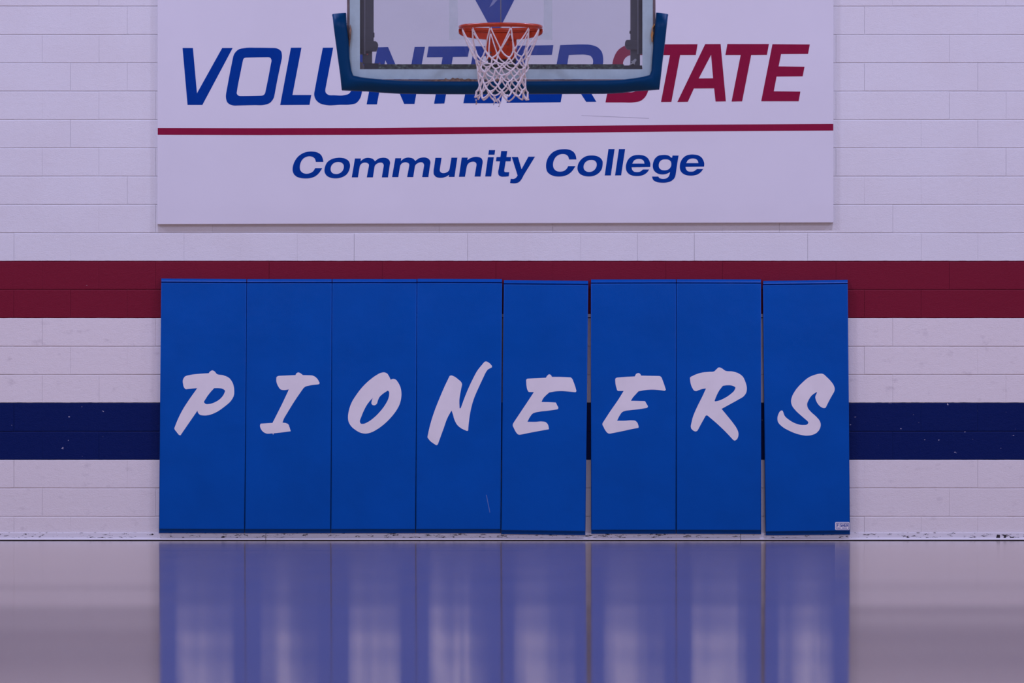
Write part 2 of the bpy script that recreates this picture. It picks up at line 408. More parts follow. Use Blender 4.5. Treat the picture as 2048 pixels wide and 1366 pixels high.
m1 = [(987, 197, c), (1074, 197, c), (1068, 238, c), (1110, 205), (1160, 188), (1205, 190), (1250, 205), (1280, 238, c), (1330, 200), (1390, 186), (1440, 190), (1480, 212), (1500, 250), (1495, 300), (1470, 473, c), (1380, 473, c), (1407, 310), (1403, 280), (1385, 260), (1355, 256), (1310, 272), (1280, 300), (1270, 340), (1249, 473, c), (1160, 473, c), (1190, 310), (1188, 280), (1165, 262), (1130, 256), (1090, 268), (1062, 300), (1053, 335), (1030, 473, c), (940, 473, c)]
e1 = [[(743, 500, c), (320, 507, c), (332, 560), (370, 603), (440, 617), (510, 607), (560, 575), (580, 557, c), (722, 557, c), (670, 625), (600, 675), (520, 700), (430, 706), (330, 692), (250, 650), (205, 590), (190, 510), (205, 410), (260, 310), (340, 250), (430, 228), (520, 228), (620, 250), (690, 300), (730, 370), (747, 430)],
      [(335, 423, c), (380, 350), (440, 320), (500, 316), (560, 330), (600, 370), (614, 423, c)]]
SMALL = [
 (E_, 0, 0, [[(415, 247, c), (525, 247, c), (515, 195), (490, 145), (440, 110), (370, 96), (300, 98), (230, 118), (160, 165), (110, 230), (82, 300), (75, 370), (90, 420), (130, 460), (190, 482), (260, 489), (340, 482), (410, 455), (465, 405), (508, 338, c), (405, 338, c), (375, 385), (325, 413), (275, 421), (220, 405), (188, 370), (180, 320), (190, 265), (225, 205), (270, 175), (320, 165), (370, 175), (400, 200)]]),
 (E_, 0, 0, [[(780, 186), (845, 200), (895, 235), (915, 290), (905, 360), (865, 430), (800, 470), (710, 488), (630, 478), (570, 445), (542, 390), (548, 320), (580, 255), (640, 210), (710, 190)], [(742, 248), (790, 258), (820, 290), (822, 340), (800, 385), (755, 417), (705, 425), (660, 412), (635, 380), (632, 335), (650, 290), (690, 258)]]),
 (E_, 0, 0, [m1]),
 (E_, 590, -4, [m1]),
 (F_, 0, 0, [[(262, 187, c), (352, 187, c), (327, 350), (330, 385), (350, 405), (380, 411), (420, 403), (455, 380), (470, 345), (497, 185, c), (583, 185, c), (541, 466, c), (456, 466, c), (462, 436, c), (420, 462), (370, 477), (320, 479), (265, 462), (238, 425), (235, 385), (245, 310)]]),
 (F_, 0, 0, [[(647, 184, c), (735, 184, c), (728, 222, c), (770, 195), (830, 175), (885, 175), (935, 195), (953, 235), (948, 290), (922, 461, c), (835, 461, c), (862, 300), (858, 265), (835, 247), (800, 244), (760, 258), (730, 290), (718, 330), (694, 464, c), (606, 465, c)]]),
 (F_, 0, 0, [[(1030, 178, c), (1116, 178, c), (1078, 460, c), (990, 460, c)], [(1045, 75, c), (1136, 75, c), (1126, 142, c), (1036, 142, c)]]),
 (F_, 0, 0, [[(1225, 88, c), (1313, 88, c), (1300, 176, c), (1370, 176, c), (1362, 238, c), (1290, 238, c), (1268, 375), (1275, 393), (1300, 398), (1342, 397, c), (1334, 458, c), (1270, 463), (1220, 460), (1190, 443), (1180, 405), (1190, 340), (1207, 238, c), (1147, 238, c), (1156, 176, c), (1213, 176, c)]]),
 (F_, 0, 0, [[(1380, 176, c), (1470, 176, c), (1522, 355, c), (1622, 171, c), (1718, 171, c), (1560, 430), (1515, 510), (1480, 545), (1430, 560), (1354, 556, c), (1364, 494, c), (1410, 495), (1440, 480), (1464, 445, c)]]),
 (G_, 0, 0, [[(720, 328, c), (886, 328, c), (872, 250), (835, 175), (770, 125), (690, 100), (590, 95), (480, 108), (380, 145), (290, 220), (230, 310), (198, 420), (198, 530), (225, 610), (290, 670), (380, 707), (490, 717), (610, 703), (710, 660), (790, 590), (864, 480, c), (700, 480, c), (660, 545), (600, 590), (515, 606), (430, 590), (375, 540), (353, 460), (365, 370), (410, 280), (480, 225), (560, 205), (640, 215), (690, 250)]]),
 (G_, 0, 0, [[(1230, 238), (1340, 250), (1430, 295), (1480, 370), (1482, 450), (1455, 560), (1390, 640), (1290, 697), (1160, 715), (1040, 695), (955, 645), (912, 560), (915, 470), (960, 370), (1040, 290), (1130, 248)], [(1225, 340), (1290, 350), (1335, 390), (1348, 450), (1330, 520), (1280, 580), (1190, 614), (1110, 600), (1060, 555), (1048, 490), (1070, 420), (1130, 360)]]),
 (G_, 0, 0, [[(1615, 92, c), (1755, 92, c), (1668, 692, c), (1530, 692, c)]]),
 (G_, 0, 0, [[(1853, 92, c), (1994, 92, c), (1903, 690, c), (1765, 692, c)]]),
 (H_, 0, 0, e1),
 (H_, 0, 0, [[(1252, 240, c), (1390, 240, c), (1360, 420), (1325, 660), (1290, 760), (1220, 820), (1120, 852), (1000, 857), (890, 840), (815, 795), (783, 718, c), (930, 718, c), (945, 745), (990, 765), (1050, 770), (1120, 755), (1165, 715), (1185, 670), (1197, 615, c), (1130, 650), (1050, 668), (970, 665), (890, 635), (825, 570), (803, 490), (815, 390), (860, 300), (930, 245), (1020, 228), (1100, 228), (1170, 245), (1222, 288, c), (1245, 285, c)],
   [(1095, 325), (1170, 338), (1215, 380), (1225, 440), (1205, 510), (1150, 560), (1070, 577), (990, 560), (945, 510), (940, 440), (965, 375), (1020, 335)]]),
 (H_, 1227, -10, e1),
]
for col, (ox, oy, s), dx, dy, cs in BIG:
    decal('letter', [zoomed(q, ox, oy, s, dx, dy) for q in cs], YS, M_SBLUE if col == 'b' else M_SRED, sign)
for (ox, oy, s), dx, dy, cs in SMALL:
    decal('letter', [zoomed(q, ox, oy, s, dx, dy) for q in cs], YS, M_SBLUE, sign)
decal('stripe', [[(315.5, 256), (520, 256.4), (750, 256), (1000, 253.6), (1348, 249.6), (1666.5, 247.8), (1666.5, 261), (1348, 263), (1000, 267), (750, 269.6), (520, 270.2), (315.5, 269.6)]], YS, M_SRED, sign, sharp=True)
decal('emblem', [[(918, -60), (978, 50), (990, 72), (1003, 50), (1059, -60)]], YS, M_SBLUE, sign, sharp=True)
decal('emblem_streak', [[(1008, -30), (994.5, 0), (987, 9), (978.5, 15), (982, 8), (986, 0), (992, -30)]], YS - 0.0012, M_STREAK, sign, sharp=True)
decal('scratch', [[(1163, 230.6), (1230, 233.2), (1298, 236.2), (1298, 237.2), (1230, 234.3), (1163, 231.4)]], YS, M_SCRATCH, sign, thick=0.0006, sharp=True)

# ------------------------------------------------------------------ wall pads
rail = pbox('mounting_rail', 330, 628, 1690, 634.5, -0.012, 0.0, M_STEEL)
tag(rail, 'thin metal mounting rail glimpsed in the gaps between the blue wall pads', 'rail')
P_, O_, EE_, R_ = (300, 720, 5.389), (660, 700, 5.689), (1000, 720, 5.689), (1340, 720, 5.389)
LET = {
 'P': (P_, [[(375, 180), (430, 162), (520, 150), (632, 143, c), (650, 122), (672, 112), (695, 122), (720, 150), (790, 165), (850, 192), (890, 245), (907, 320), (903, 385), (880, 430), (800, 505), (700, 570), (640, 592), (580, 598), (535, 588), (516, 565), (512, 545, c), (340, 795), (328, 811), (305, 800), (268, 752), (264, 730), (300, 640), (350, 540), (420, 430), (510, 303, c), (388, 315), (370, 300), (357, 260), (355, 215)],
   [(692, 303, c), (740, 303), (785, 312), (807, 328), (795, 370), (755, 420), (700, 455), (640, 474), (600, 473), (582, 455), (600, 420), (645, 355)]]),
 'I': (P_, [[(1362, 190), (1375, 176), (1410, 170), (1568, 163, c), (1580, 142), (1600, 134), (1620, 142), (1648, 163, c), (1740, 166), (1775, 178), (1805, 205), (1825, 240), (1824, 258), (1810, 263), (1720, 275), (1670, 290), (1635, 330), (1560, 440), (1480, 570), (1440, 640), (1428, 675, c), (1470, 682), (1492, 695), (1502, 720), (1517, 768, c), (1400, 783), (1334, 790, c), (1326, 806, c), (1322, 791, c), (1250, 791), (1215, 770), (1192, 735), (1186, 705), (1196, 686), (1320, 678, c), (1350, 620), (1430, 460), (1497, 317, c), (1440, 324), (1410, 318), (1380, 280), (1363, 235)]]),
 'O': (O_, [[(690, 338, c), (715, 329), (745, 335), (775, 370), (800, 420), (812, 480), (810, 545), (795, 610), (760, 680), (700, 760), (620, 840), (540, 900), (470, 937), (405, 951), (350, 942), (290, 910), (235, 860), (210, 810), (205, 770), (215, 690), (245, 600), (300, 510), (370, 420), (460, 335), (530, 285), (580, 260), (620, 255), (650, 268), (672, 300)],
   [(658, 461, c), (672, 475), (674, 500), (665, 550), (630, 620), (570, 700), (500, 770), (430, 820), (380, 840), (350, 837), (340, 815), (350, 775), (385, 690), (430, 610), (487, 543, c), (475, 580), (472, 610), (490, 628), (510, 628), (530, 615), (545, 575), (560, 540), (600, 500)]]),
 'N': (O_, [[(1360, 298), (1378, 290), (1410, 300), (1460, 335), (1495, 370), (1502, 395), (1485, 480), (1472, 570), (1474, 655), (1479, 668, c), (1490, 655), (1540, 520), (1620, 340), (1680, 230), (1740, 155), (1772, 130), (1800, 140), (1830, 165), (1843, 188), (1838, 200), (1800, 220), (1760, 280), (1690, 430), (1635, 560), (1600, 690), (1580, 820), (1571, 918, c), (1555, 920), (1500, 895), (1450, 855), (1415, 790), (1398, 730), (1383, 688, c), (1340, 765), (1290, 900), (1230, 1065), (1215, 1082), (1190, 1072), (1140, 1035), (1112, 1000), (1111, 980), (1130, 890), (1180, 720), (1250, 540), (1320, 380)]]),
 'E': (EE_, [[(298, 240), (300, 222), (318, 212), (400, 208), (522, 202, c), (538, 178), (560, 163), (580, 172), (590, 192, c), (700, 193), (800, 198), (820, 212), (835, 245), (855, 300), (869, 350), (860, 365), (840, 365), (760, 357), (700, 353), (630, 357), (560, 370, c), (520, 405), (490, 440), (472, 478, c), (560, 480), (635, 484, c), (650, 515), (663, 548), (650, 562), (560, 575), (450, 588), (400, 598), (375, 608), (340, 650), (312, 703, c), (400, 704), (480, 700), (520, 708), (545, 735), (556, 775), (553, 789, c), (500, 798), (380, 820), (240, 848), (205, 846), (185, 825), (160, 780), (145, 740), (160, 705), (240, 585), (320, 465), (385, 366, c), (330, 364), (315, 345), (302, 295)]]),
 'E2': (EE_, [[(1311, 225), (1315, 210), (1335, 200), (1420, 193), (1533, 187, c), (1550, 158), (1573, 149), (1595, 158), (1605, 178, c), (1700, 180), (1810, 182), (1832, 192), (1850, 230), (1870, 285), (1886, 335), (1878, 348), (1855, 348), (1790, 340), (1720, 337), (1650, 343), (1576, 356, c), (1540, 395), (1510, 430), (1489, 464, c), (1570, 466), (1650, 468, c), (1668, 500), (1682, 532), (1670, 545), (1580, 560), (1470, 572), (1420, 580), (1393, 592), (1360, 635), (1332, 691, c), (1420, 691), (1500, 687), (1540, 692), (1563, 715), (1577, 755), (1575, 772, c), (1500, 786), (1400, 808), (1260, 836), (1230, 834), (1205, 810), (1180, 765), (1165, 730), (1185, 690), (1260, 575), (1340, 460), (1407, 352, c), (1345, 352), (1330, 335), (1315, 275)]]),
 'R': (R_, [[(215, 195), (230, 178), (280, 155), (350, 135), (420, 128), (480, 120), (500, 100), (528, 80), (555, 88), (595, 115), (680, 125), (740, 145), (785, 180), (810, 230), (828, 310), (822, 350), (795, 390), (740, 425), (650, 475), (556, 527, c), (620, 605), (680, 680), (720, 740), (737, 785), (735, 825), (715, 860), (698, 868), (680, 860), (600, 775), (500, 680), (420, 612), (393, 597), (380, 608), (340, 680), (300, 755), (278, 770), (250, 760), (228, 735), (226, 700), (245, 620), (300, 490), (350, 390), (388, 307, c), (350, 312), (290, 333), (265, 332), (240, 300), (222, 250)],
   [(570, 278, c), (620, 272), (680, 280), (704, 295), (695, 325), (650, 370), (580, 415), (520, 440), (490, 446), (480, 440), (495, 400), (530, 330)]]),
 'S': (R_, [[(1640, 148), (1670, 165), (1730, 225), (1765, 275), (1775, 310), (1765, 350), (1720, 430), (1680, 510), (1665, 518), (1630, 508), (1595, 475), (1572, 430), (1566, 400), (1585, 350, c), (1575, 348), (1530, 380), (1495, 430), (1478, 475), (1485, 515), (1520, 560), (1580, 615), (1615, 660), (1624, 690), (1615, 740), (1580, 785), (1530, 808), (1470, 815), (1390, 802), (1290, 765), (1200, 710), (1165, 670), (1158, 630), (1170, 580), (1190, 550), (1208, 544), (1218, 555), (1235, 600), (1290, 650), (1370, 690), (1440, 701), (1480, 693), (1491, 675), (1475, 652), (1420, 605), (1355, 545), (1315, 490), (1305, 450), (1315, 395), (1350, 330), (1420, 250), (1500, 185), (1570, 157), (1610, 148)]]),
}
# letter, corners TL TR BR BL, label
PADS = [
 ('P', (322.3, 557), (493.2, 558), (489.0, 1066), (317.6, 1065.5), 'blue vinyl wall pad with white letter P, at the left end of the row'),
 ('I', (494.0, 558), (663.8, 558), (661.2, 1066), (489.6, 1066), 'blue vinyl wall pad with white letter I'),
 ('O', (664.6, 558), (833.6, 558), (831.0, 1066), (661.9, 1066), 'blue vinyl wall pad with white letter O'),
 ('N', (834.4, 557.5), (1004.3, 558), (1001.4, 1066), (831.7, 1066), 'blue vinyl wall pad with white letter N'),
 ('E', (1007.6, 560.2), (1176.6, 561.6), (1171.0, 1070), (1002.2, 1068), 'blue vinyl wall pad with white letter E, right beside the N pad'),
 ('E2', (1181.8, 559), (1352.2, 558.5), (1351.9, 1067.5), (1182.2, 1067.5), 'blue vinyl wall pad with white letter E, right beside the R pad'),
 ('R', (1353.0, 558.5), (1522.2, 559), (1522.6, 1068), (1352.7, 1067.5), 'blue vinyl wall pad with white letter R'),
 ('S', (1526.0, 561.8), (1695.6, 559.8), (1700.3, 1068.8), (1531.2, 1070.5), 'blue vinyl wall pad with white letter S and small maker label'),
]
YP, YM = -0.062, -0.014
def lerp(a, b, t): return (a[0] + (b[0] - a[0]) * t, a[1] + (b[1] - a[1]) * t)
for key, TL, TR, BR, BL_, label in PADS:
    mid = pt((BL_[0] + BR[0]) / 2, (BL_[1] + BR[1]) / 2, 0)
    pad = empty('wall_pad', (mid.x, 0, mid.z), label=label, cat='wall pad', group='blue wall pads in a row under the sign')
    def at(u, v, Y):
        a = lerp(TL, TR, u); b = lerp(BL_, BR, u); q = lerp(a, b, v)
        return pt(q[0], q[1], Y)
    t0, t1 = 0.0160, 0.9860
    # cushion: rounded block
    bm = bmesh.new()
    f = [bm.verts.new(at(u, v, YP)) for u, v in ((0, t0), (1, t0), (1, t1), (0, t1))]
    b = [bm.verts.new((v.co.x, -0.002, v.co.z)) for v in f]
    bm.faces.new(f); bm.faces.new(b[::-1])
    for i in range(4): bm.faces.new((f[i], b[i], b[(i + 1) % 4], f[(i + 1) % 4]))
    bm.edges.ensure_lookup_table()
    es = [e for e in bm.edges if all(abs(v.co.y - YP) < 1e-5 for v in e.verts)]
    bmesh.ops.bevel(bm, geom=es, offset=0.009, segments=4, profile=0.6, affect='EDGES')
    cu = from_bm('cushion', bm, M_PAD, pad)
    for p in cu.data.polygons: p.use_smooth = True
    # nailing margins top and bottom: thin slanted flanges
    def margin(name, v0, v1, prof):
        bm = bmesh.new(); L_, R2 = [], []
        for tv, yy in prof:
            v = v0 + (v1 - v0) * tv
            L_.append(bm.verts.new(at(0.002, v, yy))); R2.append(bm.verts.new(at(0.998, v, yy)))
        n = len(prof); bm.faces.new(L_); bm.faces.new(R2[::-1])
        for k in range(n): bm.faces.new((L_[k], L_[(k + 1) % n], R2[(k + 1) % n], R2[k]))
        return from_bm(name, bm, M_PAD, pad)
    margin('top_margin', 0.0, t0 + 0.001, [(0, -0.001), (0.0, -0.010), (0.10, -0.017), (0.45, -0.032), (0.70, -0.036), (0.86, -0.030), (1.0, -0.008), (1.0, -0.001)])
    margin('bottom_margin', t1 - 0.003, 1.0, [(0, -0.001), (0, -0.040), (1, -0.022), (1, -0.001)])
    (ox, oy, s), cs = LET[key]
    decal('letter', [zoomed(q, ox, oy, s) for q in cs], YP, M_PADLETTER, pad, thick=0.0008, steps=6)
    if key == 'N':
        decal('scratch', [[(972, 990), (973.4, 989.6), (980.2, 1024), (979.4, 1026)]], YP, M_SBLUE, pad, thick=0.0006, sharp=True).data.materials[0] = plain('pale_scratch', (0.10, 0.17, 0.42), 0.5)
    if key == 'S':
        def rrect(x0, y0, x1, y1, r):
            out = []
            for cx, cy, a0 in ((x1 - r, y0 + r, -90), (x1 - r, y1 - r, 0), (x0 + r, y1 - r, 90), (x0 + r, y0 + r, 180)):
                for k in range(5):
                    a = math.radians(a0 + k * 22.5); out.append((cx + r * math.cos(a), cy + r * math.sin(a)))
            return out
        lab = decal('maker_label', [rrect(1670.3, 1044.0, 1699.0, 1060.0, 2.0)], YP, M_PADLETTER, pad, thick=0.001, sharp=True)
        lab['label'] = 'small white maker label'
        decal('label_border', [rrect(1672.0, 1045.7, 1698.0, 1058.6, 1.4), rrect(1672.7, 1046.4, 1697.3, 1057.9, 0.9)], YP - 0.001, M_SBLUE, lab, thick=0.0006, sharp=True)
        strokes = {'F': [(0, 0, .28, 1), (0, 0, 1, .22), (0, .42, .8, .62)], 'I': [(.3, 0, .65, 1)],
                   'S': [(0, 0, 1, .2), (0, 0, .28, .55), (0, .4, 1, .6), (.72, .4, 1, 1), (0, .8, 1, 1)],
                   'H': [(0, 0, .28, 1), (.72, 0, 1, 1), (0, .4, 1, .62)], 'E': [(0, 0, .28, 1), (0, 0, 1, .2), (0, .4, .85, .6), (0, .8, 1, 1)],
                   'R': [(0, 0, .28, 1), (0, 0, 1, .2), (.72, 0, 1, .58), (0, .42, 1, .62), (.62, .6, .95, 1)]}
        x = 1674.2
        for ch in 'FISHER':
            wd = 1.6 if ch == 'I' else 3.3
            bm = bmesh.new()
            for j, (xa, ya, xb, yb) in enumerate(strokes[ch]):
                add_prism(bm, [(x + xa * wd, 1047.4 + ya * 6.4), (x + xb * wd, 1047.4 + ya * 6.4), (x + xb * wd, 1047.4 + yb * 6.4), (x + xa * wd, 1047.4 + yb * 6.4)], YP - 0.0016 - j * 0.00002, YP - 0.0009)
            from_bm('letter', bm, M_SBLUE, lab)
            x += wd + 0.75
        bm = bmesh.new()
        for k, xx in enumerate((1674.5, 1676.3, 1678.0, 1679.8, 1684.4, 1686.2, 1688.0, 1689.9, 1692.6)):
            add_prism(bm, [(xx, 1055.2), (xx + 1.2, 1055.2), (xx + 1.2, 1057.0), (xx, 1057.0)], YP - 0.0016, YP - 0.0009)
        from_bm('fine_print', bm, M_SBLUE, lab)

# ------------------------------------------------------------------ basketball hoop
YB = CAM_Y * (1 - 279.0 / 337.4) * 1.0          # glass front plane
s_b = F_PX / (YB - CAM_Y)
bc = pt(1002.5, 160, YB)
hoop = empty('basketball_hoop', (bc.x, YB, bc.z), label='glass backboard with navy edge padding, orange rim and white net', cat='basketball hoop')
TOPY = -253
pbox('backboard_glass', 698, TOPY + 4, 1307, 157, YB, YB + 0.012, M_GLASS, hoop)
def frame4(name, xo0, yo0, xo1, yo1, xi0, yi0, xi1, yi1, Yf, Yb, mat, parent):
    """rectangular ring, outer and inner rectangle in pixels"""
    bm = bmesh.new()
    O = [(xo0, yo0), (xo1, yo0), (xo1, yo1), (xo0, yo1)]; I = [(xi0, yi0), (xi1, yi0), (xi1, yi1), (xi0, yi1)]
    for i in range(4):
        j = (i + 1) % 4; add_prism(bm, [O[i], O[j], I[j], I[i]], Yf, Yb)
    return from_bm(name, bm, mat, parent)
frame4('frame', 694, TOPY, 1311, 162.5, 699, TOPY + 5, 1306, 158.5, YB - 0.006, YB + 0.045, M_FRAME, hoop)
frame4('border_line', 699.3, TOPY + 5.3, 1305.7, 158.2, 719.8, TOPY + 27, 1284.8, 138.6, YB - 0.002, YB - 0.0003, M_BORDER, hoop)
frame4('target_square', 898.5, -73, 1104.5, 79.5, 915.5, -56, 1087.5, 62.5, YB - 0.0016, YB - 0.0003, M_LINE2, hoop)
# supporting steel behind the glass
Yc = YB + 0.05
pbox('bottom_rail', 757, 128.4, 1247.8, 139.2, Yc, Yc + 0.05, M_RAIL, hoop)
pbox('end_plate', 728.3, 126.6, 757, 139.0, Yc - 0.002, Yc + 0.05, M_BLACK, hoop, 0.002)
pbox('end_plate', 1247.8, 130.8, 1284.3, 139.6, Yc - 0.002, Yc + 0.05, M_BLACK, hoop, 0.002)
for side, (pa, pb, la, lb, ca, cb, yc) in (('l', (731, 747, 725, 744, 718.0, 728.3, 107.6)), ('r', (1261, 1274.4, 1261, 1280, 1277, 1287, 107.2))):
    pbox('post', pa, TOPY + 10, pb, 100, Yc, Yc + 0.06, M_POST, hoop, 0.003)
    pbox('lower_post', la, 95, lb, 127 if side == 'l' else 131, Yc + 0.006, Yc + 0.056, M_POST, hoop, 0.002)
    pbox('side_channel', ca, TOPY + 10, cb, yc, Yc - 0.004, Yc + 0.05, M_BLACK, hoop, 0.001)
    xl = (728.0, 731.0) if side == 'l' else (1274.2, 1277.1)
    pbox('channel_lip', xl[0], TOPY + 10, xl[1], yc + 1, Yc - 0.006, Yc + 0.05, M_LINE, hoop)
    if side == 'l':
        cl = prism('clamp', [(731, 82.2), (751, 82.2), (754.5, 84.5), (756.4, 89), (755.5, 96), (752.5, 102.4), (731, 102.4)], Yc - 0.02, Yc + 0.01, M_POST, hoop, 0.002)
        bx, by = 751.3, 92.4
    else:
        cl = prism('clamp', [(1274.3, 79.5), (1253, 79.5), (1250.2, 84), (1249.7, 89), (1251, 94), (1255, 98.8), (1274.3, 98.8)][::-1], Yc - 0.02, Yc + 0.01, M_POST, hoop, 0.002)
        bx, by = 1255.0, 89.5
    bm = bmesh.new(); q = pt(bx, by, Yc - 0.02)
    add_tube(bm, [q + Vector((0, -0.008, 0)), q + Vector((0, 0.001, 0))], 0.007, 6); from_bm('bolt', bm, M_BOLT, cl)
pbox('adjuster', 745.5, 65, 748.8, 74.5, Yc, Yc + 0.02, M_BLACK, hoop, 0.002)
pbox('adjuster', 1259.0, 61.5, 1262.0, 67, Yc, Yc + 0.02, M_BLACK, hoop, 0.002)
prism('corner_gusset', [(716, 140), (716, 126), (721.5, 123.7), (725, 125.5), (732, 140)], Yc + 0.002, Yc + 0.02, M_BEIGE, hoop)
prism('tape_tie', [(1258, 130.6), (1264.5, 124), (1262, 122.3), (1265.5, 121.6), (1270, 117.3), (1272.6, 118), (1273, 120.5), (1270, 124.5), (1269.5, 129.2), (1266.5, 127)], Yc - 0.02, Yc + 0.008, M_TAPE, hoop)
for q in ([(732.5, 108), (736.5, 107.4), (735, 110.2)], [(757.3, 126.4), (760.2, 125.2), (760.5, 128)]):
    prism('red_tag', q, Yc - 0.004, Yc + 0.002, M_REDTAG, hoop)
ca = pt(1001.6, -200, Yc + 0.03)
tube('centre_cable', [pt(1001.6, -253, Yc + 0.03), pt(1001.6, 60, Yc + 0.03)], 0.0032, M_STEEL, hoop)
# mast to the ceiling, above the picture
for xx in (731, 1274):
    a = pt(xx + 4, TOPY + 12, Yc + 0.03); 
    tube('mast', [a, Vector((a.x * 0.6 + bc.x * 0.4, YB + 0.5, 5.2)), Vector((a.x * 0.6 + bc.x * 0.4, YB + 0.5, RZ))], 0.04, M_POST, hoop, 8)
a = pt(735, TOPY + 14, Yc + 0.03); b = pt(1278, TOPY + 14, Yc + 0.03)
tube('top_bar', [a, b], 0.03, M_POST, hoop, 8)

# edge padding: lofted along stations (outer, inner pixel, amount of "bottom arm" shape)
ST = [((664.3, 32), (693.0, 31), 0), ((664.8, 29.6), (692.5, 27.2), 0), ((667.8, 56), (694.5, 60), 0), ((671.5, 84), (697.8, 86), 0), ((676, 118), (699.5, 118), 0), ((680.5, 150), (703, 142), 0.15), ((683.6, 180), (707, 151.5), 0.5),
      ((712, 181.4), (722, 154.6), 0.85), ((735, 182.2), (738, 156.6), 1), ((765, 184.8), (766, 159.2), 1), ((800, 186.8), (800, 161.5), 1), ((860, 187.6), (860, 162.8), 1), ((930, 187.8), (930, 163), 1), ((1003, 187.8), (1003, 163), 1), ((1080, 187.4), (1080, 162.5), 1), ((1150, 187.2), (1150, 161.8), 1), ((1210, 186.9), (1210, 161.0), 1), ((1245, 185), (1243, 159.6), 1), ((1272, 181.6), (1268, 156.6), 1), ((1296, 180.2), (1286, 153.6), 0.85),
      ((1318.6, 178.6), (1299, 150.5), 0.5), ((1322, 150), (1302.5, 142), 0.15), ((1325.6, 118), (1304, 118), 0), ((1330, 84), (1306.8, 86), 0), ((1333, 56), (1309.5, 60), 0), ((1336, 29.8), (1312.0, 26.6), 0), ((1336.2, 32), (1311.5, 31), 0)]
SEC_A = [(0, -0.035), (0.0, 0.035), (0.06, 0.047), (0.2, 0.053), (0.5, 0.055), (0.8, 0.053), (0.94, 0.047), (1.0, 0.035), (1.0, 0.004)]
SEC_B = [(0, -0.035), (0.0, 0.006), (0.10, 0.016), (0.30, 0.036), (0.55, 0.058), (0.72, 0.064), (0.88, 0.054), (0.97, 0.034), (1.0, 0.004)]
bm = bmesh.new(); rings = []
for k, (O, I, wgt) in enumerate(ST):
    ring = []
    thin = 0.75 if k in (0, len(ST) - 1) else 1.0
    for (ua, da), (ub, db) in zip(SEC_A, SEC_B):
        u = ua + (ub - ua) * wgt; d = (da + (db - da) * wgt) * thin
        q = pt(O[0] + (I[0] - O[0]) * u, O[1] + (I[1] - O[1]) * u, YB)
        ring.append(bm.verts.new((q.x, YB - d, q.z)))
    rings.append(ring)
for A, B in zip(rings, rings[1:]):
    for i in range(len(A)): bm.faces.new((A[i], A[(i + 1) % len(A)], B[(i + 1) % len(A)], B[i]))
bm.faces.new(rings[0]); bm.faces.new(rings[-1][::-1])
from_bm('edge_padding', bm, M_EDGEPAD, hoop, True)
# torn foam and backing left along the padding
def ragged(x0, x1, ylo, yhi, n, seed):
    rr = random.Random(seed); top = []
    for i in range(n + 1):
        t = i / n; e = math.sin(math.pi * min(1, max(0, t))) ** 0.5
        top.append((x0 + (x1 - x0) * t, ylo - (ylo - yhi) * e * rr.uniform(0.45, 1)))
    return top + [(x1, ylo + 2), (x0, ylo + 2)]
prism('torn_backing', ragged(858, 962, 163.5, 155.0, 22, 3), YB - 0.03, YB - 0.012, M_BROWN, hoop)
prism('torn_backing', ragged(988, 1014, 164, 155.5, 8, 5), YB - 0.03, YB - 0.012, M_BROWN, hoop)
prism('torn_foam', [(1308.6, 47), (1310, 50), (1307.5, 53), (1305.5, 56), (1305.2, 61), (1307, 66), (1305.6, 72), (1305.4, 83), (1303.4, 84), (1302.6, 76), (1301.8, 69), (1303.2, 62), (1304, 55), (1306.5, 50)], YB - 0.03, YB - 0.01, M_FOAM, hoop)
prism('torn_foam', [(700.4, 48), (702.8, 58), (702.0, 72), (699.6, 92), (698.4, 92), (698.6, 66)], YB - 0.03, YB - 0.01, M_BROWN, hoop)

# rim
RR = 0.2365
Yrc = YB - 0.152 - RR
front = pt(1001.3, 48.3, Yrc - RR); rear = pt(1001.3, 59.4, Yrc + RR)
cen = (front + rear) / 2
ey = (rear - front).normalized(); ex = Vector((1, 0, 0)); ez = ex.cross(ey)
def rim_pt(a, r=RR, dz=0.0):                     # a = 0 at the front, measured towards +X
    return cen + ex * (r * math.sin(a)) - ey * (r * math.cos(a)) + ez * dz
def ringtube(name, r, dz, rad, parent):
    return tube(name, [rim_pt(2 * math.pi * k / 72, r, dz) for k in range(72)], rad, M_RIM, parent, 10, True)
rim = ringtube('rim', RR, 0.0, 0.0098, hoop); rim['label'] = 'orange double rim'
ringtube('lower_ring', RR - 0.001, -0.0105, 0.0042, rim)
bm = bmesh.new(); A = []; B = []; C2 = []; D2 = []
for k in range(41):
    a = math.pi / 2 + math.pi * k / 40
    e = math.sin(math.pi * k / 40)
    lo = -0.030 - 0.030 * e ** 0.7
    A.append(bm.verts.new(rim_pt(a, RR + 0.004, -0.010))); B.append(bm.verts.new(rim_pt(a, RR + 0.004, lo)))
    C2.append(bm.verts.new(rim_pt(a, RR + 0.009, -0.010))); D2.append(bm.verts.new(rim_pt(a, RR + 0.009, lo)))
for k in range(40):
    for P1, P2 in ((A, B), (B, D2), (D2, C2), (C2, A)): bm.faces.new((P1[k], P1[k + 1], P2[k + 1], P2[k]))
bm.faces.new((A[0], B[0], D2[0], C2[0])); bm.faces.new((A[-1], B[-1], D2[-1], C2[-1]))
from_bm('rear_band', bm, M_RIM, rim)
Yr = Yrc + RR + 0.006
bm = bmesh.new()
a = pt(972, 55.5, Yr); b = pt(1033.2, 118, Yr)
add_box(bm, a.x, b.x, Yr, YB - 0.001, b.z, a.z, 0.012, 2)
br = from_bm('bracket', bm, M_RIM, hoop)
pbox('bracket_foot', 976, 117.4, 1032, 122.0, Yr + 0.012, YB - 0.001, M_BLACK, br)
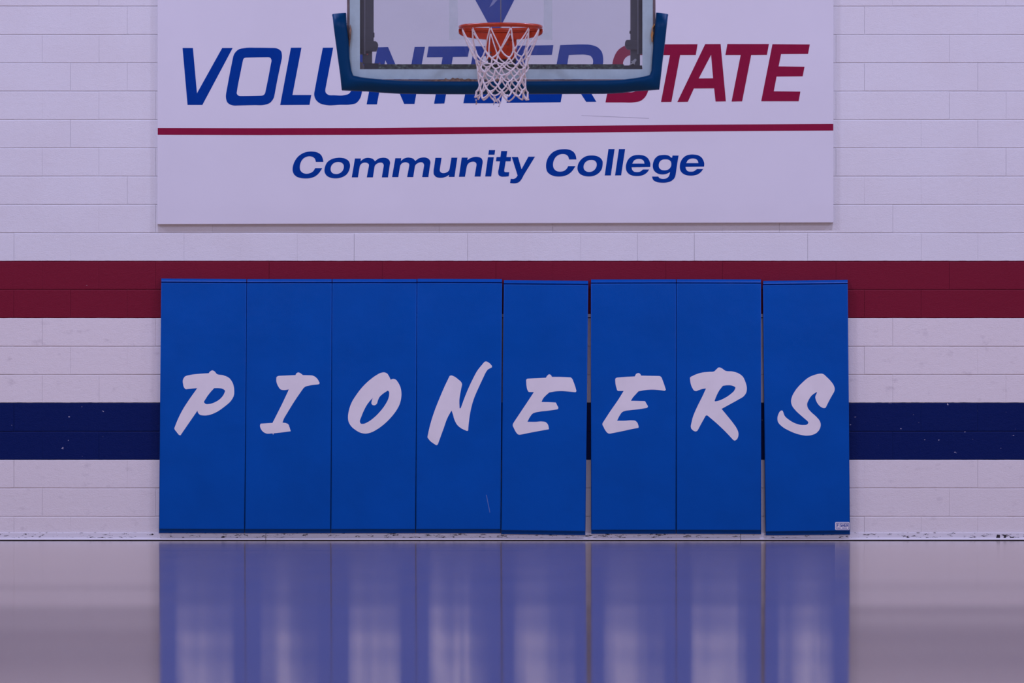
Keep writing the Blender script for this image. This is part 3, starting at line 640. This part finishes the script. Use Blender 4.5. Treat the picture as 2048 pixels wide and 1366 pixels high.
for x, y in ((989.3, 88.3), (1014.7, 88.3), (981.3, 105), (1023.7, 105), (982.5, 111.5), (1022.8, 112)):
    q = pt(x, y, Yr); bm = bmesh.new()
    add_tube(bm, [q + Vector((0, -0.006, 0)), q + Vector((0, 0.002, 0))], 0.0048 if y < 100 else 0.006, 6); from_bm('bolt', bm, M_BOLT, br)
hookm = None
for i in range(12):
    a = math.radians(15 + 30 * i); q = rim_pt(a, RR, -0.008)
    tube('net_hook', [q + Vector((0, 0, 0.004)), q + Vector((0, 0, -0.010)), q + (cen - q).normalized() * 0.010 + Vector((0, 0, -0.016)), q + (cen - q).normalized() * 0.018 + Vector((0, 0, -0.008))], 0.0032, M_RIM, rim, 5)

# net
net = empty('net', (0, 0, 0)); net.parent = hoop; net['label'] = 'white cord net'
s_r = F_PX / (Yrc - CAM_Y)
ROWS = [(57, 80.0), (107, 57), (119.5, 54), (132, 51), (145, 48), (158, 45.5), (171.5, 46.5), (185, 50), (198.5, 52.5)]
rn = random.Random(11)
node = {}
for j, (y, r) in enumerate(ROWS):
    for k in range(24):
        a = math.radians(15 * k)
        rad = r / s_r; jx = 0 if j == 0 else 1
        cx = pt(1001.3 + (2.6 * min(1, j / 3)), y, Yrc)
        if j == 0:
            q = rim_pt(a, RR - 0.004, -0.015)
        else:
            a += rn.uniform(-0.12, 0.12)
            rad *= rn.uniform(0.95, 1.04)
            q = Vector((cx.x + rad * math.sin(a), Yrc - rad * math.cos(a), cx.z + rn.uniform(-0.011, 0.011)))
        node[j, k] = q
def cord(i, d):
    path, rads = [], []
    k = (1 + 2 * i) % 24
    for j in range(len(ROWS) - 1):
        p, q = node[j, k], node[j + 1, (k + d) % 24]
        n = 7
        for t in range(n):
            u = t / n
            v = p.lerp(q, u)
            if j == 0:                       # the long upper cords bow inwards towards the axis
                h = Vector((v.x - cen.x, v.y - cen.y, 0)); v = v - h * -0.03 * math.sin(math.pi * u)
            else:
                v = v + Vector((0, 0, -0.0045 * math.sin(math.pi * u)))
                v = v + Vector((q.x - p.x, q.y - p.y, 0)) * (-0.10 * math.sin(math.pi * u))
            path.append(v); rads.append(0.0064 if (t == 0 and j > 0) else (0.0040 if j == 0 else 0.0047))
        k = (k + d) % 24
    path.append(node[len(ROWS) - 1, k]); rads.append(0.0058)
    tube('cord', path, rads, M_CORD, net, 6)
for i in range(12):
    cord(i, 1); cord(i, -1)
for k, pts in ((22, [(952, 199), (953, 205), (951.8, 210)]), (0, [(985, 196), (989, 203), (987, 210)]), (1, [(995, 197), (1000.5, 205), (997.5, 214)]), (1, [(987, 190), (992, 200), (996, 206)]), (6, [(1048, 196), (1054, 199.5), (1058.5, 199)])):
    Yq = Yrc - (0.12 if k in (0, 1) else 0.02)
    tube('loose_strand', [pt(x, y, Yq) for x, y in pts], [0.006, 0.005, 0.003], M_CORD, net, 6)
